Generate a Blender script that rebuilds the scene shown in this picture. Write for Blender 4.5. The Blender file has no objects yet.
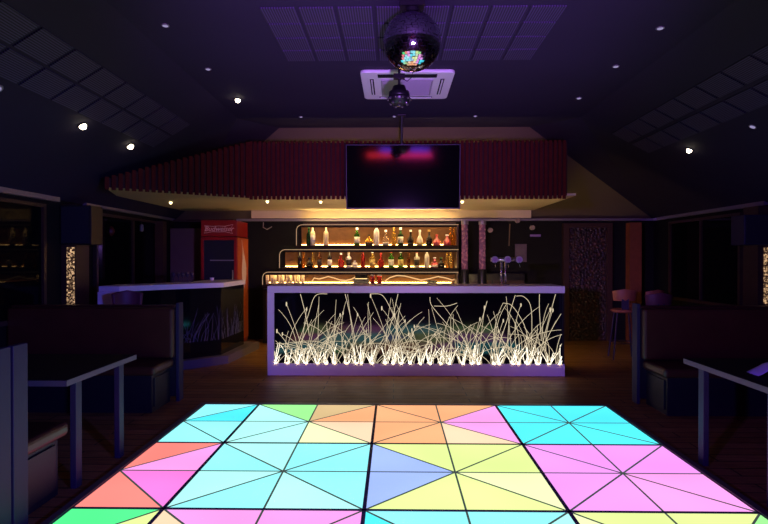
import bpy, math, random
from mathutils import Vector, Matrix
random.seed(7)
sc = bpy.context.scene
COL = sc.collection
PI = math.pi

# ------------------------------------------------------------------ materials
def lin(c):
    return tuple(((x/255)/12.92 if x/255 <= 0.04045 else ((x/255+0.055)/1.055)**2.4) for x in c)

def mat(name, col, rough=0.6, metal=0.0, noise=0.0, nscale=8.0, bump=0.0, spec=0.5, trans=0.0, ior=1.45, coat=0.0):
    m = bpy.data.materials.new(name); m.use_nodes = True
    nt = m.node_tree; b = nt.nodes['Principled BSDF']
    b.inputs['Base Color'].default_value = (*col, 1)
    b.inputs['Roughness'].default_value = rough
    b.inputs['Metallic'].default_value = metal
    b.inputs['Specular IOR Level'].default_value = spec
    b.inputs['Transmission Weight'].default_value = trans
    b.inputs['IOR'].default_value = ior
    b.inputs['Coat Weight'].default_value = coat
    tc = nt.nodes.new('ShaderNodeTexCoord')
    n = nt.nodes.new('ShaderNodeTexNoise'); n.inputs['Scale'].default_value = nscale; n.inputs['Detail'].default_value = 4
    nt.links.new(tc.outputs['Object'], n.inputs['Vector'])
    if noise > 0:
        r = nt.nodes.new('ShaderNodeMix'); r.data_type = 'RGBA'
        r.inputs[6].default_value = (*[c*(1-noise) for c in col], 1)
        r.inputs[7].default_value = (*[min(1, c*(1+noise)) for c in col], 1)
        nt.links.new(n.outputs['Fac'], r.inputs[0]); nt.links.new(r.outputs[2], b.inputs['Base Color'])
    if bump > 0:
        bp = nt.nodes.new('ShaderNodeBump'); bp.inputs['Strength'].default_value = bump; bp.inputs['Distance'].default_value = 0.01
        nt.links.new(n.outputs['Fac'], bp.inputs['Height']); nt.links.new(bp.outputs['Normal'], b.inputs['Normal'])
    return m

def emat(name, col, strength=1.0, vary=0.0, scale=1.5, sampling=True):
    m = bpy.data.materials.new(name); m.use_nodes = True
    nt = m.node_tree; b = nt.nodes['Principled BSDF']
    b.inputs['Base Color'].default_value = (0.02, 0.02, 0.02, 1)
    b.inputs['Roughness'].default_value = 0.5; b.inputs['Specular IOR Level'].default_value = 0.08
    b.inputs['Emission Color'].default_value = (*col, 1)
    b.inputs['Emission Strength'].default_value = strength
    if vary > 0:
        tc = nt.nodes.new('ShaderNodeTexCoord')
        n = nt.nodes.new('ShaderNodeTexNoise'); n.inputs['Scale'].default_value = scale; n.inputs['Detail'].default_value = 1
        nt.links.new(tc.outputs['Object'], n.inputs['Vector'])
        r = nt.nodes.new('ShaderNodeMix'); r.data_type = 'RGBA'
        r.inputs[6].default_value = (*[c*(1-vary) for c in col], 1)
        r.inputs[7].default_value = (*[min(1, c*(1+vary)+0.12*vary) for c in col], 1)
        nt.links.new(n.outputs['Fac'], r.inputs[0]); nt.links.new(r.outputs[2], b.inputs['Emission Color'])
    if not sampling: m.cycles.emission_sampling = 'NONE'
    return m

M = {}
M['ceiling'] = mat('ceiling_paint', (0.020, 0.013, 0.038), 0.85, noise=0.25, nscale=0.8)
M['tile'] = mat('perforated_tile', (0.13, 0.10, 0.22), 0.6)
M['back_slope'] = mat('olive_plaster', (0.16, 0.12, 0.08), 0.8, noise=0.15, nscale=2)  # warm spill on the rear slope is painted into its colour
M['soffit'] = mat('cream_plaster', (0.62, 0.52, 0.33), 0.8, noise=0.12, nscale=1.5)
M['wall'] = mat('dark_wall', (0.010, 0.010, 0.009), 0.8, noise=0.3, nscale=3, spec=0.2)
M['shelf_wall'] = mat('brown_wall', (0.13, 0.055, 0.014), 0.7, noise=0.35, nscale=9, bump=0.4)
M['slat'] = mat('red_stained_wood', (0.085, 0.010, 0.008), 0.8, spec=0.15, noise=0.4, nscale=14)
M['white'] = mat('white_laminate', (0.80, 0.78, 0.80), 0.4, noise=0.03)
M['plastic'] = mat('white_plastic', (0.82, 0.8, 0.82), 0.45)
M['black'] = mat('black_satin', (0.010, 0.010, 0.012), 0.35)
M['blackm'] = mat('black_matte', (0.006, 0.006, 0.007), 0.9)
M['gloss'] = mat('black_glass', (0.004, 0.004, 0.006), 0.07, spec=0.9)
M['window'] = mat('night_window_glass', (0.003, 0.003, 0.004), 0.025, spec=0.025)
M['screen'] = mat('tv_screen', (0.003, 0.003, 0.004), 0.07)
M['bezel'] = mat('tv_bezel', (0.03, 0.03, 0.05), 0.3)
M['leather'] = mat('brown_leather', (0.060, 0.017, 0.010), 0.38, noise=0.25, nscale=6, bump=0.25)
M['boothwood'] = mat('booth_laminate', (0.022, 0.015, 0.045), 0.6, noise=0.2, nscale=10)
M['boothbase'] = mat('booth_base_panel', (0.010, 0.007, 0.014), 0.5, noise=0.2, nscale=5)
M['tabletop'] = mat('dark_tabletop', (0.012, 0.010, 0.012), 0.6, noise=0.2, spec=0.15)
M['edge'] = mat('light_table_edge', (0.09, 0.07, 0.09), 0.5)
M['chrome'] = mat('chrome', (0.75, 0.75, 0.78), 0.18, metal=1)
M['steel'] = mat('brushed_rail', (0.34, 0.32, 0.34), 0.4, metal=0.6)
M['floorstrip'] = mat('aluminium_trim', (0.25, 0.22, 0.2), 0.4, metal=0.7)
M['red'] = mat('fridge_red', (0.26, 0.010, 0.010), 0.4)
M['fridgein'] = mat('fridge_glass', (0.02, 0.022, 0.035), 0.12)
M['paintwhite'] = mat('cream_lettering', (0.75, 0.62, 0.5), 0.5)
M['lilacdoor'] = mat('grey_cabinet', (0.12, 0.085, 0.065), 0.7, noise=0.1)
M['redpost'] = mat('varnished_post', (0.20, 0.055, 0.018), 0.6, noise=0.3, nscale=12)
M['orange'] = mat('tan_upholstery', (0.30, 0.10, 0.05), 0.5, noise=0.2)
M['maroon'] = mat('maroon_upholstery', (0.12, 0.035, 0.05), 0.5)
M['mirror'] = mat('mirror_facet', (0.80, 0.78, 0.84), 0.09, metal=1)
M['lens'] = mat('dark_lens', (0.12, 0.1, 0.12), 0.08, metal=0.6)
M['paper'] = mat('white_paper', (0.7, 0.68, 0.7), 0.7)
M['navy'] = mat('navy_speaker', (0.012, 0.012, 0.04), 0.5)
M['spk'] = mat('speaker_grille', (0.012, 0.012, 0.02), 0.8)
M['frame'] = mat('panel_seam_metal', (0.16, 0.15, 0.13), 0.6)
M['seam'] = emat('translucent_seam', (.26,.36,.32), .22, sampling=False)  # light bleeding in from the cells, painted as weak emission
M['lipwood'] = mat('dark_wood', (0.05, 0.025, 0.018), 0.4, noise=0.3, nscale=9)
M['board'] = mat('blackened_board', (0.014, 0.008, 0.006), 0.6, spec=.2)
M['dimtwig'] = mat('etched_twig', (0.10, 0.10, 0.14), 0.5)

# perforation slots for the ceiling tiles
def slots(m, sx, sy, dark, light):
    nt = m.node_tree; b = nt.nodes['Principled BSDF']
    tc = nt.nodes.new('ShaderNodeTexCoord'); sp = nt.nodes.new('ShaderNodeSeparateXYZ')
    nt.links.new(tc.outputs['Object'], sp.inputs[0])
    def band(out, s, th):
        a = nt.nodes.new('ShaderNodeMath'); a.operation = 'MULTIPLY'; a.inputs[1].default_value = s
        f = nt.nodes.new('ShaderNodeMath'); f.operation = 'FRACT'
        c = nt.nodes.new('ShaderNodeMath'); c.operation = 'GREATER_THAN'; c.inputs[1].default_value = th
        nt.links.new(out, a.inputs[0]); nt.links.new(a.outputs[0], f.inputs[0]); nt.links.new(f.outputs[0], c.inputs[0])
        return c.outputs[0]
    p = nt.nodes.new('ShaderNodeMath'); p.operation = 'MULTIPLY'
    nt.links.new(band(sp.outputs[0], sx, 0.5), p.inputs[0]); nt.links.new(band(sp.outputs[1], sy, -1), p.inputs[1])
    r = nt.nodes.new('ShaderNodeMix'); r.data_type = 'RGBA'
    r.inputs[6].default_value = (*light, 1); r.inputs[7].default_value = (*dark, 1)
    nt.links.new(p.outputs[0], r.inputs[0]); nt.links.new(r.outputs[2], b.inputs['Base Color'])
slots(M['tile'], 50, 1, (0.012, 0.009, 0.022), (0.080, 0.060, 0.135))

# plank floor
def floor_mat():
    m = bpy.data.materials.new('worn_plank_floor'); m.use_nodes = True
    nt = m.node_tree; b = nt.nodes['Principled BSDF']; b.inputs['Specular IOR Level'].default_value = 0.22
    tc = nt.nodes.new('ShaderNodeTexCoord')
    br = nt.nodes.new('ShaderNodeTexBrick')
    br.inputs['Color1'].default_value = (0.32, 0.155, 0.048, 1); br.inputs['Color2'].default_value = (0.22, 0.098, 0.028, 1)
    br.inputs['Mortar'].default_value = (0.012, 0.007, 0.005, 1); br.inputs['Scale'].default_value = 1
    br.inputs['Mortar Size'].default_value = 0.006; br.inputs['Brick Width'].default_value = 1.6; br.inputs['Row Height'].default_value = 0.14
    nt.links.new(tc.outputs['Object'], br.inputs['Vector'])
    mp = nt.nodes.new('ShaderNodeMapping'); mp.inputs['Scale'].default_value = (3, 30, 1)
    n = nt.nodes.new('ShaderNodeTexNoise'); n.inputs['Scale'].default_value = 1.6; n.inputs['Detail'].default_value = 6
    nt.links.new(tc.outputs['Object'], mp.inputs[0]); nt.links.new(mp.outputs[0], n.inputs['Vector'])
    r = nt.nodes.new('ShaderNodeMix'); r.data_type = 'RGBA'; r.blend_type = 'OVERLAY'; r.inputs[0].default_value = 0.8
    nt.links.new(br.outputs['Color'], r.inputs[6]); nt.links.new(n.outputs['Fac'], r.inputs[7])
    nt.links.new(r.outputs[2], b.inputs['Base Color'])
    n2 = nt.nodes.new('ShaderNodeTexNoise'); n2.inputs['Scale'].default_value = 5; n2.inputs['Detail'].default_value = 5
    nt.links.new(tc.outputs['Object'], n2.inputs['Vector'])
    mr = nt.nodes.new('ShaderNodeMapRange'); mr.inputs[3].default_value = 0.33; mr.inputs[4].default_value = 0.6
    nt.links.new(n2.outputs['Fac'], mr.inputs[0]); nt.links.new(mr.outputs[0], b.inputs['Roughness'])
    bp = nt.nodes.new('ShaderNodeBump'); bp.inputs['Strength'].default_value = 0.25; bp.inputs['Distance'].default_value = 0.01
    nt.links.new(n.outputs['Fac'], bp.inputs['Height']); nt.links.new(bp.outputs['Normal'], b.inputs['Normal'])
    return m
M['floor'] = floor_mat()

# tufted door leather, glittering mosaic
def voronoi_mat(name, c1, c2, scale, rough, metal=0.0, emis=0.0, bump=0.6):
    m = bpy.data.materials.new(name); m.use_nodes = True
    nt = m.node_tree; b = nt.nodes['Principled BSDF']
    tc = nt.nodes.new('ShaderNodeTexCoord'); v = nt.nodes.new('ShaderNodeTexVoronoi'); v.inputs['Scale'].default_value = scale
    nt.links.new(tc.outputs['Object'], v.inputs['Vector'])
    sp = nt.nodes.new('ShaderNodeSeparateColor'); nt.links.new(v.outputs['Color'], sp.inputs[0])
    pw = nt.nodes.new('ShaderNodeMath'); pw.operation = 'POWER'; pw.inputs[1].default_value = 3
    nt.links.new(sp.outputs[0], pw.inputs[0])
    r = nt.nodes.new('ShaderNodeMix'); r.data_type = 'RGBA'
    r.inputs[6].default_value = (*c1, 1); r.inputs[7].default_value = (*c2, 1)
    nt.links.new(pw.outputs[0], r.inputs[0]); nt.links.new(r.outputs[2], b.inputs['Base Color'])
    b.inputs['Roughness'].default_value = rough; b.inputs['Metallic'].default_value = metal
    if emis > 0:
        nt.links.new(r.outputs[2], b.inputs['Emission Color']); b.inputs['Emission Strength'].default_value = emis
    bp = nt.nodes.new('ShaderNodeBump'); bp.inputs['Strength'].default_value = bump; bp.inputs['Distance'].default_value = 0.02
    nt.links.new(v.outputs['Distance'], bp.inputs['Height']); nt.links.new(bp.outputs['Normal'], b.inputs['Normal'])
    return m
M['tuft'] = voronoi_mat('patterned_door_panel', (0.012, 0.008, 0.007), (0.09, 0.035, 0.02), 22, 0.5, bump=1.0)
M['mosaic'] = voronoi_mat('lit_glass_mosaic', (0.02, 0.008, 0.006), (1.0, 0.62, 0.28), 55, 0.2, emis=0.9)  # sparkle painted as emission in the bright mosaic cells

M['grass_hot'] = emat('lit_grass_base', (1.0, 0.90, 0.70), 2.2)
M['grass'] = emat('lit_grass_blade', (0.85, 0.70, 0.46), .9)
M['led'] = emat('warm_led_strip', (1.0, 0.58, 0.18), 26.0)
M['led_low'] = emat('warm_led_strip_low', (1.0, 0.66, 0.28), 24.0)  # extra light added for the bottle fronts
M['ledtube'] = emat('warm_led_tube', (1.0, 0.62, 0.36), 0.5)
M['lamp_on'] = emat('lit_downlight', (1.0, 0.86, 0.60), 12.0)
M['lamp_warm'] = emat('warm_downlight', (1.0, 0.75, 0.36), 5.0)
M['lamp_dim'] = emat('dim_downlight', (0.55, 0.48, 0.85), 0.55, sampling=False)  # lamps are off; weak emission stands in for reflected light

# ------------------------------------------------------------------ mesh building
class MB:
    def __init__(s): s.v = []; s.f = []
    def add(s, vs, fs):
        o = len(s.v); s.v += [tuple(v) for v in vs]; s.f += [tuple(i+o for i in f) for f in fs]; return s
    def box(s, x0, x1, y0, y1, z0, z1):
        return s.add([(x0,y0,z0),(x1,y0,z0),(x1,y1,z0),(x0,y1,z0),(x0,y0,z1),(x1,y0,z1),(x1,y1,z1),(x0,y1,z1)],
                     [(0,3,2,1),(4,5,6,7),(0,1,5,4),(1,2,6,5),(2,3,7,6),(3,0,4,7)])
    def prism(s, poly, z0, z1):          # poly in xy, ccw
        n = len(poly)
        return s.add([(x,y,z0) for x,y in poly]+[(x,y,z1) for x,y in poly],
                     [tuple(range(n))[::-1], tuple(range(n,2*n))]+[(i,(i+1)%n,(i+1)%n+n,i+n) for i in range(n)])
    def slab_xz(s, poly, y0, y1):        # poly in xz
        n = len(poly)
        return s.add([(x,y0,z) for x,z in poly]+[(x,y1,z) for x,z in poly],
                     [tuple(range(n)), tuple(range(n,2*n))[::-1]]+[(i,i+n,(i+1)%n+n,(i+1)%n) for i in range(n)])
    def slab_yz(s, poly, x0, x1):
        n = len(poly)
        return s.add([(x0,y,z) for y,z in poly]+[(x1,y,z) for y,z in poly],
                     [tuple(range(n))[::-1], tuple(range(n,2*n))]+[(i,(i+1)%n,(i+1)%n+n,i+n) for i in range(n)])
    def lathe(s, prof, c=(0,0,0), seg=20, axis='z'):
        vs = []; fs = []; k = len(prof)
        for i in range(seg):
            a = 2*PI*i/seg
            for r, z in prof:
                p = (r*math.cos(a), r*math.sin(a), z)
                if axis == 'y': p = (p[0], p[2], -p[1])
                if axis == 'x': p = (p[2], p[0], p[1])
                vs.append((p[0]+c[0], p[1]+c[1], p[2]+c[2]))
        for i in range(seg):
            j = (i+1) % seg
            for q in range(k-1): fs.append((i*k+q, j*k+q, j*k+q+1, i*k+q+1))
        fs.append(tuple(i*k for i in range(seg))[::-1]); fs.append(tuple(i*k+k-1 for i in range(seg)))
        return s.add(vs, fs)
    def tube(s, pts, r, seg=8):
        pts = [Vector(p) for p in pts]; vs = []; fs = []
        rr = r if isinstance(r, (list, tuple)) else [r]*len(pts)
        up = Vector((0.13, 0.31, 0.94))
        for i, p in enumerate(pts):
            d = (pts[min(i+1, len(pts)-1)]-pts[max(i-1, 0)]).normalized()
            if abs(d.dot(up)) > 0.98: up = Vector((1, 0.1, 0))
            a = d.cross(up).normalized(); b = d.cross(a)
            for k in range(seg):
                t = 2*PI*k/seg; vs.append(p+a*rr[i]*math.cos(t)+b*rr[i]*math.sin(t))
        for i in range(len(pts)-1):
            for k in range(seg):
                k2 = (k+1) % seg; fs.append((i*seg+k, i*seg+k2, (i+1)*seg+k2, (i+1)*seg+k))
        fs.append(tuple(range(seg))[::-1]); fs.append(tuple((len(pts)-1)*seg+k for k in range(seg)))
        return s.add(vs, fs)
    def build(s, name, m, parent=None, bevel=0.0, smooth=False, loc=None):
        me = bpy.data.meshes.new(name); me.from_pydata(s.v, [], s.f); me.materials.append(m)
        me.validate(); me.update()
        o = bpy.data.objects.new(name, me); COL.objects.link(o)
        if smooth:
            for p in me.polygons: p.use_smooth = len(p.vertices) <= 4
        if bevel > 0:
            b = o.modifiers.new('bevel', 'BEVEL'); b.width = bevel; b.segments = 3; b.limit_method = 'ANGLE'
        if parent: o.parent = parent
        if loc: o.location = loc
        return o

def tag(o, label=None, cat=None, group=None, kind=None):
    if label: o['label'] = label
    if cat: o['category'] = cat
    if group: o['group'] = group
    if kind: o['kind'] = kind
    return o
def thing(name, label, cat, loc=(0,0,0), rz=0, group=None):
    o = bpy.data.objects.new(name, None); COL.objects.link(o); o.location = loc; o.rotation_euler.z = rz
    o.empty_display_size = 0.1
    return tag(o, label, cat, group)
def struct(name, mb, m, **k):
    return tag(mb.build(name, m, **k), kind='structure')
def copy_tree(o, parent=None):
    c = o.copy(); COL.objects.link(c)
    if parent: c.parent = parent
    for ch in list(o.children): copy_tree(ch, c)
    return c

# ------------------------------------------------------------------ camera
F = 565.0; UX, VY = 393.5, 258.0
cam = bpy.data.cameras.new('camera'); co = bpy.data.objects.new('camera', cam); COL.objects.link(co)
cam.sensor_width = 36; cam.lens = 36*F/768
co.location = (0, 0, 1.5)
co.rotation_euler = (PI/2-math.atan(4/F), 0, math.atan(9.5/F))
sc.camera = co
def P(u, v, Y): return ((u-UX)*Y/F, 1.5-(v-VY)*Y/F)      # x, z at depth Y

# ------------------------------------------------------------------ room
XL, XR, YB, YF = -4.05, 4.75, 10.4, -4.5
ZE, ZC = 2.2, 3.38
FX0, FX1, FY1 = -2.1, 2.5, 8.15
struct('floor', MB().box(XL-.1, XR+.1, YF-.1, YB+.1, -0.1, 0), M['floor'])
struct('wall_left', MB().box(XL-.12, XL, YF, YB, 0, ZE), M['wall'])
struct('wall_right', MB().box(XR, XR+.12, YF, YB, 0, ZE), M['wall'])
struct('wall_back', MB().box(XL-.12, XR+.12, YB, YB+.12, 0, ZE), M['wall'])
struct('wall_front', MB().slab_xz([(XL-.12,0),(XR+.12,0),(XR+.12,ZE),(FX1,ZC),(FX0,ZC),(XL-.12,ZE)], YF-.12, YF), M['wall'])
cv = [(FX0,YF,ZC),(FX1,YF,ZC),(FX1,7.6,ZC),(1.95,FY1,ZC),(-1.65,FY1,ZC),(FX0,7.6,ZC),(XL,YF,ZE),(XR,YF,ZE),(XR,YB,ZE),(XL,YB,ZE)]
up = [(x,y,z+.08) for x,y,z in cv]
fc = [(0,1,2,3,4,5),(6,0,5,9),(9,5,4),(1,7,8,2),(2,8,3)]
b = MB(); b.add(cv+up, fc+[tuple(k+10 for k in f)[::-1] for f in fc])
ceil = struct('ceiling', b, M['ceiling'])
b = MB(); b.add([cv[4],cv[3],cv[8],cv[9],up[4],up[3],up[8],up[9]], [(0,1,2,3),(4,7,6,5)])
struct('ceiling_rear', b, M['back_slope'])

# eave strips
struct('trim_1', MB().box(XL, XL+.05, -1, 6.72, ZE-.028, ZE+.028), M['steel'])
struct('trim_2', MB().box(XL, XL+.05, 7.3, 10.25, ZE-.02, ZE+.02), M['steel'])
struct('trim_3', MB().box(XR-.05, XR, 7.25, 10.25, ZE-.025, ZE+.025), M['steel'])
struct('trim_4', MB().box(-2.85, XR, 10.2, 10.26, ZE-.03, ZE+.01), M['steel'])

# night windows in both side walls
def window(n, x, y0, y1, side):
    t = MB()
    xa, xb = (x, x+.02) if side < 0 else (x-.02, x)
    w = tag(t.box(xa, xb, y0, y1, .85, 2.08).build('window_%d' % n, M['window']), kind='structure')
    f = MB(); xa, xb = (x, x+.05) if side < 0 else (x-.05, x)
    for a, c in ((y0-.05, y0), (y1, y1+.05), ((y0+y1)/2-.02, (y0+y1)/2+.02)): f.box(xa, xb, a, c, .8, 2.12)
    f.box(xa, xb, y0, y1, .8, .85); f.box(xa, xb, y0, y1, 2.08, 2.12)
    f.build('window_frame', M['lipwood'], w)
window(1, XL, 1.2, 6.4, -1); window(2, XL, 7.6, 9.7, -1)
window(3, XR, 1.2, 6.6, 1); window(4, XR, 7.8, 9.7, 1)

# padded back door
d = struct('door_1', MB().box(3.18, 3.86, 10.33, 10.4, 0, 2.05), M['tuft'])
b = MB(); b.box(3.08,3.18,10.28,10.4,0,2.13).box(3.86,3.96,10.28,10.4,0,2.13).box(3.18,3.86,10.28,10.4,2.05,2.13)
b.build('door_frame', M['lipwood'], d)
MB().tube([(3.25,10.33,1.0),(3.25,10.27,1.0),(3.36,10.27,1.0)], .01).build('door_handle', M['chrome'], d)
# brown lit wall section behind the bottles
# dark column between fridge and shelves is bare wall; fascia between wall top and soffit
struct('trim_5', MB().box(-2.55, 2.45, 10.1, 10.14, 2.215, 2.35), M['soffit'])
struct('trim_6', MB().box(-4.04, -2.9, 10.2, 10.25, 2.16, 2.2), M['lipwood'])

# ------------------------------------------------------------------ ceiling tiles
g = 'perforated ceiling tiles of the middle grid'
t0 = MB().box(-.13, .13, -.13, .13, -.012, 0).build('perforated_panel', M['tile'])
tag(t0, 'square slotted ceiling tile in the middle grid above the large mirror ball', 'ceiling tile', g)
x0 = -1.02; first = True
for r in range(4):
    for c in range(8):
        o = t0 if first else t0.copy()
        if not first: COL.objects.link(o)
        first = False
        o.location = (x0+.29*(c+.5), 4.215+.29*(r+.5), ZC-.001)
def slope_z(x, side):
    return ZC-(FX0-x)*(ZC-ZE)/(FX0-XL) if side < 0 else ZC-(x-FX1)*(ZC-ZE)/(XR-FX1)
for side, xs, yend, n, lab in ((-1, (-2.60, -2.84), 6.9, 9, 'slotted ceiling tile on the left ceiling slope'),
                         (1, (3.02, 3.29), 7.6, 10, 'slotted ceiling tile on the right ceiling slope')):
    ang = math.atan((ZC-ZE)/((FX0-XL) if side < 0 else (XR-FX1)))
    s0 = None
    for x in xs:
        for k in range(n):
            if s0 is None:
                o = s0 = MB().box(-.125, .125, -.19, .19, -.012, 0).build('perforated_panel', M['tile'])
                tag(o, lab, 'ceiling tile', 'perforated tiles of the %s ceiling slope' % ('left' if side < 0 else 'right'))
            else:
                o = s0.copy(); COL.objects.link(o)
            o.location = (x, yend-.21-.42*k, slope_z(x, side)-.002)
            o.rotation_euler = (0, -ang if side < 0 else ang, 0)

# ------------------------------------------------------------------ downlights
def downlight(x, y, z, lens, label, group, ang=0, r=.034):
    t = thing('downlight', label, 'ceiling light', (x, y, z), 0, group); t.rotation_euler = (0, ang, 0)
    MB().lathe([(r*1.05,-.001),(r*1.05,-.008),(r*1.45,-.008),(r*1.5,-.001)], seg=20).build('trim_ring', M['blackm'] if lens is not M['lamp_dim'] else M['steel'], t)
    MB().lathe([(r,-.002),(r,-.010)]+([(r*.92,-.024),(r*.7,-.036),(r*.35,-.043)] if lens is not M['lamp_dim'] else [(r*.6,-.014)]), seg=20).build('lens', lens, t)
    return t
aL = math.atan((ZC-ZE)/(FX0-XL)); aR = math.atan((ZC-ZE)/(XR-FX1))
for k, y in enumerate((6.5, 5.5, 4.3)):
    x = -2.43*1.256
    ratio_y = y
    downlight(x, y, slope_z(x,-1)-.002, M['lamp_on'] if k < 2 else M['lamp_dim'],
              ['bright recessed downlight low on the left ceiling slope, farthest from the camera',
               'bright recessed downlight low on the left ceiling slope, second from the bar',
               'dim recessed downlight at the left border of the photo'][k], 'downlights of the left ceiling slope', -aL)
for y, on, lab in ((6.66, True, 'bright recessed downlight left of the slatted canopy top'), (5.59, False, 'small dim downlight on the flat ceiling, above the bright one left of the canopy'),
              (4.54, False, 'small dim downlight at the upper left of the flat ceiling')):
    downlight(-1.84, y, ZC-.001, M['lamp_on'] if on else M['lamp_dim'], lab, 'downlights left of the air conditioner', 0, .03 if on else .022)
for y, lab in ((6.68, 'dim downlight right of the air conditioner, nearest the canopy'), (5.58, 'dim downlight right of the air conditioner, middle of its row'),
               (4.66, 'dim downlight right of the slotted grid, nearest the camera of its row')):
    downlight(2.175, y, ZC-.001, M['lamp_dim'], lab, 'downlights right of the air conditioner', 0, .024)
for x, lab in ((-1.23, 'tiny dim ceiling light above the left end of the slatted canopy'), (0.01, 'tiny dim ceiling light just above the television'), (1.08, 'tiny dim ceiling light above the right part of the television')):
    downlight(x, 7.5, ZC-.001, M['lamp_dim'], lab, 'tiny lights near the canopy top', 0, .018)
x = 3.58
downlight(x, 6.9, slope_z(x,1)-.002, M['lamp_on'], 'bright recessed downlight below the slotted tiles of the right slope', 'downlights of the right ceiling slope', aR, .03)
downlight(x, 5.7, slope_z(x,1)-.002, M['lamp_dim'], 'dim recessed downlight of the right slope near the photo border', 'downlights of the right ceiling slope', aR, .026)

# ------------------------------------------------------------------ canopy over the bar
ZS, ZT, YC = 2.352, 3.095, 7.7
can = thing('bar_canopy', 'slatted dark red canopy with cream underside above the bar', 'canopy', (0, YC, ZS))
def slat(b, x, y, z0, z1, w, dx, dy):        # a slat of width w along (dx,dy)
    nx, ny = -dy*.03, dx*.03
    p = [(x,y),(x+dx*w,y+dy*w),(x+dx*w+nx,y+dy*w+ny),(x+nx,y+ny)]
    b.prism(p, z0, z1)
XCR, XB = 2.36, -1.97
b = MB(); n = 69; pitch = (XCR-XB)/n
for i in range(n):
    dz = random.uniform(-.004, .004)
    slat(b, XB+pitch*i, YC, ZS-.05+dz, ZT+dz, pitch*.62, 1, 0)
WX, WY = -3.475, 6.69
L = math.hypot(WX-XB, WY-YC); dx, dy = (WX-XB)/L, (WY-YC)/L
m = 24
for i in range(m):
    s0 = L*i/m; t = (s0+.03)/L
    slat(b, WX-dx*(L-s0-L/m*.62) if False else XB+dx*(s0+L/m*.62), YC+dy*(s0+L/m*.62), ZS-.03, ZT+(2.455-ZT)*t, L/m*.6, -dx, -dy)
b.build('slat_fascia', M['slat'], can, loc=(0,-YC,-ZS))
b = MB(); b.box(XB, XCR, YC+.035, YC+.06, ZS, ZT-.02)
b.add([(XB,YC+.04,ZS),(WX,WY+.04,ZS),(WX,WY+.04,2.44),(XB,YC+.04,ZT-.02)], [(0,1,2,3)])
b.build('backing_board', mat('red_backing', (0.03,0.008,0.008), .8), can, loc=(0,-YC,-ZS))
b = MB(); b.prism([(XB,YC+.06),(2.49,YC+.06),(2.49,10.1),(-2.62,10.1),(-3.9,10.1),(-3.9,8.0),(WX,WY+.05)], ZS, ZS+.03)
b.build('soffit', M['soffit'], can, loc=(0,-YC,-ZS))
b = MB(); b.box(-1.6, 1.8, 8.15, 8.19, ZS+.03, ZS+.06)
b.build('cove_strip', emat('cove_led', (1.0,.66,.25), 6), can, loc=(0,-YC,-ZS))  # hidden strip added to throw warm light on the rear slope
for k, (u, v) in enumerate(((169.5,201),(267,200),(320.6,200.5),(462,200.5))):
    y = .852*F/(VY-v); x = (u-UX)*y/F
    downlight(x, y, ZS-.001, M['lamp_warm'], ['warm downlight in the dark left wing under the canopy', 'warm downlight in the cream canopy underside, above the shelf end',
              'warm downlight in the cream canopy underside, just left of the television', 'warm downlight in the cream canopy underside, right of the television'][k], 'warm lights under the canopy', 0, .022)

# ------------------------------------------------------------------ television
xa, xb = P(346, 0, 7.5)[0], P(460, 0, 7.5)[0]
tvz = (P(0,145,7.5)[1]+P(0,209,7.5)[1])/2; W = xb-xa; H = 64*7.5/F
tv = thing('television', 'large black flat television hung in front of the slatted canopy', 'television', ((xa+xb)/2, 7.5, tvz))
tv.rotation_euler = (math.radians(5), 0, 0)
b = MB(); b.box(-W/2, W/2, 0, .05, -H/2, H/2); b.build('back_cover', M['black'], tv, bevel=.006)
MB().box(-W/2+.012, W/2-.012, -.003, .0, -H/2+.018, H/2-.012).build('screen', M['screen'], tv)
b = MB()
for q in ((-W/2,-W/2+.010,-H/2,H/2),(W/2-.010,W/2,-H/2,H/2),(-W/2+.01,W/2-.01,H/2-.010,H/2),(-W/2+.01,W/2-.01,-H/2,-H/2+.016)):
    b.box(q[0],q[1],-.006,-.001,q[2],q[3])
b.build('bezel', M['bezel'], tv)
b = MB(); b.tube([(-.02,.07,H/2-.2),(-.02,.06,H/2+.02)],.022); b.tube([(-.02,.06,H/2),(-.02,-.03,3.37-tvz)],.018); b.box(-.07,.03,-.08,.0,3.36-tvz,3.378-tvz)
b.build('ceiling_mount', M['black'], tv)

# ------------------------------------------------------------------ air conditioner cassette
ac = thing('air_conditioner', 'square white ceiling cassette air conditioner behind the mirror ball', 'air conditioner', (.14, 6.11, ZC))
S = .475
def rr_poly(s, r, n=5):
    p = []
    for cx, cy, a0 in ((s-r,s-r,0),(-s+r,s-r,90),(-s+r,-s+r,180),(s-r,-s+r,270)):
        for k in range(n+1):
            a = math.radians(a0+90*k/n); p.append((cx+r*math.cos(a), cy+r*math.sin(a)))
    return p
MB().prism(rr_poly(S, .06), -.035, -.001).build('face_panel', M['plastic'], ac, bevel=.01)
b = MB()
for k in range(22):
    y = -.25+k*.0235; b.box(-.25, .25, y, y+.012, -.046, -.036)
b.box(-.27,.27,-.27,-.255,-.05,-.036).box(-.27,.27,.265,.28,-.05,-.036).box(-.27,-.255,-.255,.265,-.05,-.036).box(.255,.27,-.255,.265,-.05,-.036)
b.build('intake_grille', mat('grey_grille', (.42,.38,.44), .5), ac)
def slotv(name, m_, *bx):
    b = MB(); [b.box(*q) for q in bx]; return b.build(name, m_, ac)
slotv('air_outlet', M['blackm'], (-.30,.30,-.42,-.325,-.040,-.034))
slotv('air_outlet', M['blackm'], (-.30,.30,.36,.395,-.040,-.034))
slotv('air_outlet', M['blackm'], (-.385,-.345,-.27,.27,-.040,-.034))
slotv('air_outlet', M['blackm'], (.345,.385,-.27,.27,-.040,-.034))
slotv('flap', M['plastic'], (-.372,-.358,-.26,.26,-.048,-.041)); slotv('flap', M['plastic'], (.358,.372,-.26,.26,-.048,-.041))
slotv('flap', M['plastic'], (-.29,.29,.37,.384,-.048,-.041))

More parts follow.
